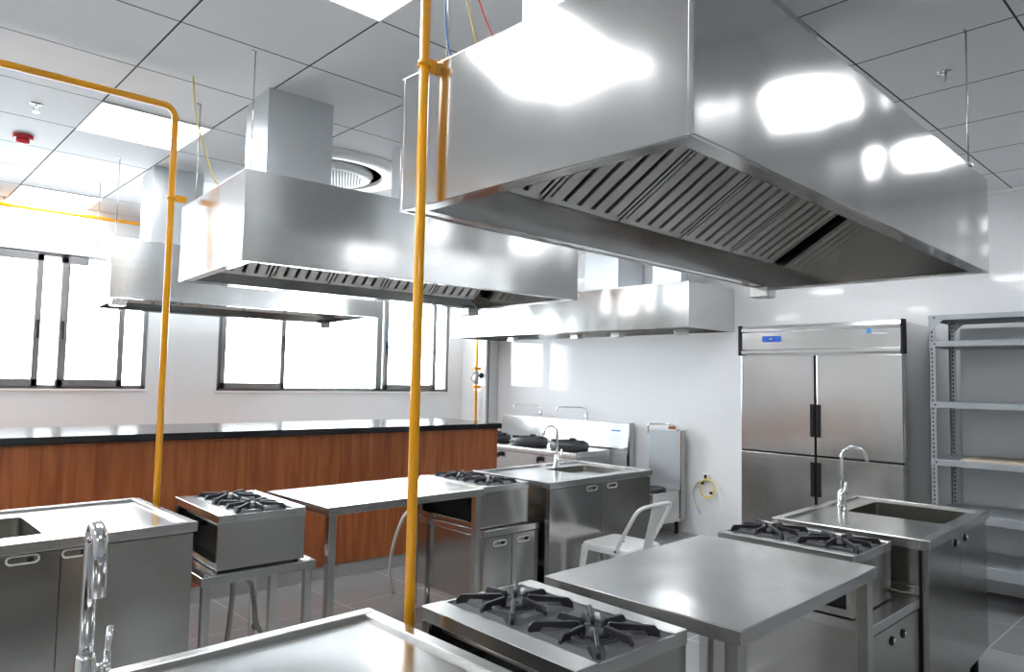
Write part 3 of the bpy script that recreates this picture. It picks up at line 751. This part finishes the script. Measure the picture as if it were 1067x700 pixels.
def sprinkler(x, y, label):
    t = thing('sprinkler', label, 'sprinkler', (x, y, ZC), 0, 'ceiling sprinklers')
    MB().lathe((0, 0, 0), [(.0, 0), (.036, 0), (.034, -.004), (.012, -.008), (0, -.008)], 24).build('rosette', 'chrome', t)
    b = MB(); b.cyl((0, 0, -.005), (0, 0, -.02), .008, 10)
    for s in (-1, 1): b.tube([(s * .006, 0, -.018), (s * .016, 0, -.032), (s * .004, 0, -.048)], .0022, 6)
    b.cyl((0, 0, -.048), (0, 0, -.050), .016, 14); b.build('head', 'leg', t)
sprinkler(3.704, .998, 'small chrome sprinkler on the ceiling right of the big hood')
sprinkler(.713, 4.637, 'small chrome sprinkler on the ceiling at the left above the red alarm')
t = thing('smoke_alarm', 'round red alarm on the ceiling at the far left', 'alarm', (.759, 5.331, ZC))
MB().lathe((0, 0, 0), [(0, 0), (.055, 0), (.057, -.02), (.045, -.026), (0, -.026)], 28).build('base', 'red', t)
MB().lathe((0, 0, -.024), [(0, 0), (.038, 0), (.036, -.022), (.028, -.03), (0, -.03)], 28).build('sensor', 'red', t)

def wire(name, pts, r, mat, label, grp=None):
    tag(MB().tube(smooth_path(pts, 7), r, 8).build(name, mat), label, 'wire', grp)
g = 'loose wires above the big hood'
wire('wire', [(1.36, 1.76, ZC), (1.30, 1.68, 2.75), (1.275, 1.67, 2.60), (1.285, 1.66, 2.47), (1.30, 1.62, 2.392)], .0026, 'wire_b', 'blue wire hanging from the ceiling onto the big hood', g)
wire('wire', [(1.37, 1.75, ZC), (1.33, 1.66, 2.72), (1.34, 1.62, 2.55), (1.36, 1.60, 2.45), (1.36, 1.58, 2.392)], .0026, 'wire_y', 'yellow wire hanging from the ceiling onto the big hood', g)
wire('wire', [(1.38, 1.74, ZC), (1.35, 1.65, 2.74), (1.36, 1.60, 2.60), (1.40, 1.57, 2.48), (1.44, 1.56, 2.392)], .0026, 'wire_r', 'red wire hanging from the ceiling onto the big hood', g)
wire('wire', [(1.20, 3.62, ZC), (1.22, 3.60, 2.75), (1.27, 3.58, 2.56), (1.31, 3.56, 2.44), (1.36, 3.52, 2.395)], .004, 'wire_y', 'pale yellow twisted wire hanging onto the middle hood', None)
wire('hose', [(2.93, 4.12, .56), (2.88, 4.12, .50), (2.82, 4.13, .33), (2.81, 4.14, .15), (2.85, 4.15, .013)], .012, 'hose', 'thin pale hose curving down behind the left work table', None)
bpy.data.objects['hose']['category'] = 'hose'
for nm, pts, lb in (('hose', [(1.50, 3.62, .54), (1.55, 3.62, .47), (1.62, 3.66, .40), (1.66, 3.70, .30), (1.70, 3.72, .14), (1.85, 3.78, .02), (2.0, 3.80, .014)], 'grey flexible gas hose drooping under the left stove stand to the floor'),
                    ('hose', [(1.44, 3.55, .545), (1.47, 3.60, .50), (1.52, 3.64, .42), (1.52, 3.66, .25), (1.50, 3.66, .08), (1.46, 3.66, .014)], 'shorter grey hose hanging straight down under the left stove stand')):
    tag(MB().tube(smooth_path(pts, 7), .013, 10).build(nm, 'flex'), lb, 'hose', 'gas hoses under the left stove stand')

# cable coil on the tiled wall
cb = thing('cable_coil', 'coiled yellow and blue cable hanging from the tiled wall left of the refrigerator', 'cable', (XW, 3.80, .50))
MB().box(-.018, 0, -.035, .035, .035, .105).build('socket_box', 'whiteplastic', cb, bevel=.003)
b = MB(); b.box(-.03, -.016, -.012, .012, .06, .095); b.build('plug', 'black', cb)
b = MB()
pts = [(-.025, 0, .07)]
for k in range(34):
    a = 1.9 - k * .39; pts.append((-.022 - .004 * (k % 3), -.02 + (.082 + .004 * math.sin(k)) * math.cos(a), -.035 + (.085 + .004 * math.cos(k)) * math.sin(a)))
b.tube(smooth_path(pts, 3), .0055, 8); b.build('coil', 'wire_y', cb)
b = MB(); b.tube(smooth_path([(-.022, .02, .03), (-.022, .09, 0), (-.022, .13, -.07), (-.022, .125, -.16), (-.022, .08, -.25), (-.022, .05, -.29)], 6), .004, 8); b.build('blue_tail', 'wire_b', cb)
b = MB(); b.tube(smooth_path([(-.028, .02, .04), (-.028, .095, .01), (-.028, .135, -.06), (-.028, .13, -.15), (-.028, .09, -.23)], 6), .0035, 8); b.build('yellow_tail', 'wire_y', cb)
b = MB(); b.box(-.034, -.016, -.075, -.05, -.085, -.06); b.box(-.034, -.016, .02, .04, .0, .02); b.build('tie', 'black', cb)

# ------------------------------------------------------------------ white metal chair
def chair():
    t = thing('metal_chair', 'white metal cafe chair standing between the two islands', 'chair', (3.75, 2.905, 0), 3)
    a, z = .185, .452
    s = MB(); n = 20
    def loop(k, zz, r):
        out = []
        for (sx, sy, a0) in ((1, 1, 0), (-1, 1, PI / 2), (-1, -1, PI), (1, -1, 1.5 * PI)):
            for i in range(6):
                an = a0 + PI / 2 * i / 5; out.append(s._v((sx * (k - r) + r * math.cos(an), sy * (k - r) + r * math.sin(an), zz)))
        return out
    ls = [loop(a, z - .045, .03), loop(a, z - .010, .035), loop(a - .01, z, .035), loop(a - .035, z - .003, .03)]
    for A, B in zip(ls, ls[1:]):
        for i in range(24):
            f = s.bm.faces.new((A[i], A[(i + 1) % 24], B[(i + 1) % 24], B[i])); f.smooth = True
    s.bm.faces.new(ls[-1])
    s.build('seat', 'white', t)
    MB().box(-.035, .035, -.008, .008, z - .004, z - .0022).build('seat_slot', 'cavity', t)
    for sx in (-1, 1):
        for sy in (-1, 1):
            l = MB(); x0, y0, x1, y1 = sx * (a - .004), sy * (a - .004), sx * (a + .030), sy * (a + .030); w0, w1 = .055, .028
            def sec(x, y, zz, w): return [(x, y, zz), (x - sx * w, y, zz), (x - sx * w, y - sy * .004, zz), (x - sx * .004, y - sy * .004, zz), (x - sx * .004, y - sy * w, zz), (x, y - sy * w, zz)]
            l.hexa(sec(x1, y1, 0, w1), sec(x0, y0, z - .02, w0)); lo = l.build('leg', 'white', t, bevel=.002)
            MB().box(x1 - sx * .03, x1 + sx * .003, y1 - sy * .03, y1 + sy * .003, 0, .02).build('rubber_tip', 'black', lo)
    # hoop back: both ends bolted to the seat sides, crossing behind
    h = MB(); zt_ = .722; yb = -.268
    pts = [(-.195, -.10, .435), (-.20, -.115, .47), (-.198, -.200, .62), (-.185, -.240, .69), (-.15, yb + .008, .715), (-.10, yb - .002, zt_), (0, yb - .01, zt_ + .004), (.10, yb - .002, zt_), (.15, yb + .008, .715), (.185, -.240, .69), (.198, -.200, .62), (.20, -.115, .47), (.195, -.10, .435)]
    h.tube(smooth_path(pts, 5), .0125, 12); h.build('back_hoop', 'white', t)
    sp = MB(); sp.hexa([(-.052, -.192, z - .03), (.052, -.192, z - .03), (.052, -.187, z - .03), (-.052, -.187, z - .03)], [(-.056, yb - .004, zt_), (.056, yb - .004, zt_), (.056, yb + .001, zt_), (-.056, yb + .001, zt_)])
    sp.build('back_splat', 'white', t, bevel=.001)
    for sx in (-1, 1): MB().cyl((sx * .205, -.10, .437), (sx * .212, -.10, .437), .008, 10).build('bolt', 'leg', t)
chair()

# ------------------------------------------------------------------ light and camera
w = bpy.data.worlds.new('World'); bpy.context.scene.world = w; w.use_nodes = True
bg = w.node_tree.nodes['Background']; bg.inputs[0].default_value = (.90, .95, 1, 1); bg.inputs[1].default_value = 14.0
sc = bpy.context.scene
sc.view_settings.view_transform = 'Standard'; sc.view_settings.look = 'None'; sc.view_settings.gamma = 1; sc.view_settings.use_curve_mapping = False
sc.view_settings.exposure = 0.65
sc.cycles.max_bounces = 10; sc.cycles.diffuse_bounces = 5; sc.cycles.glossy_bounces = 6; sc.cycles.transparent_max_bounces = 8
sc.cycles.sample_clamp_indirect = 8

cam = bpy.data.cameras.new('camera'); co = bpy.data.objects.new('camera', cam); COL.objects.link(co); sc.camera = co
cam.sensor_width = 36; cam.lens = 743.08 / 1067 * 36; cam.shift_x = (533.5 - 529.13) / 1067; cam.shift_y = -(350 - 349.21) / 1067; cam.clip_start = .05
yaw, pitch, roll = [math.radians(v) for v in (46.979, 3.5866, 1.115)]
F = Vector((math.cos(yaw) * math.cos(pitch), math.sin(yaw) * math.cos(pitch), math.sin(pitch)))
r = F.cross(Vector((0, 0, 1))).normalized(); u = r.cross(F)
r, u = math.cos(roll) * r + math.sin(roll) * u, -math.sin(roll) * r + math.cos(roll) * u
mt = Matrix((r, u, -F)).transposed().to_4x4(); mt.translation = (0, 0, 1.48); co.matrix_world = mt
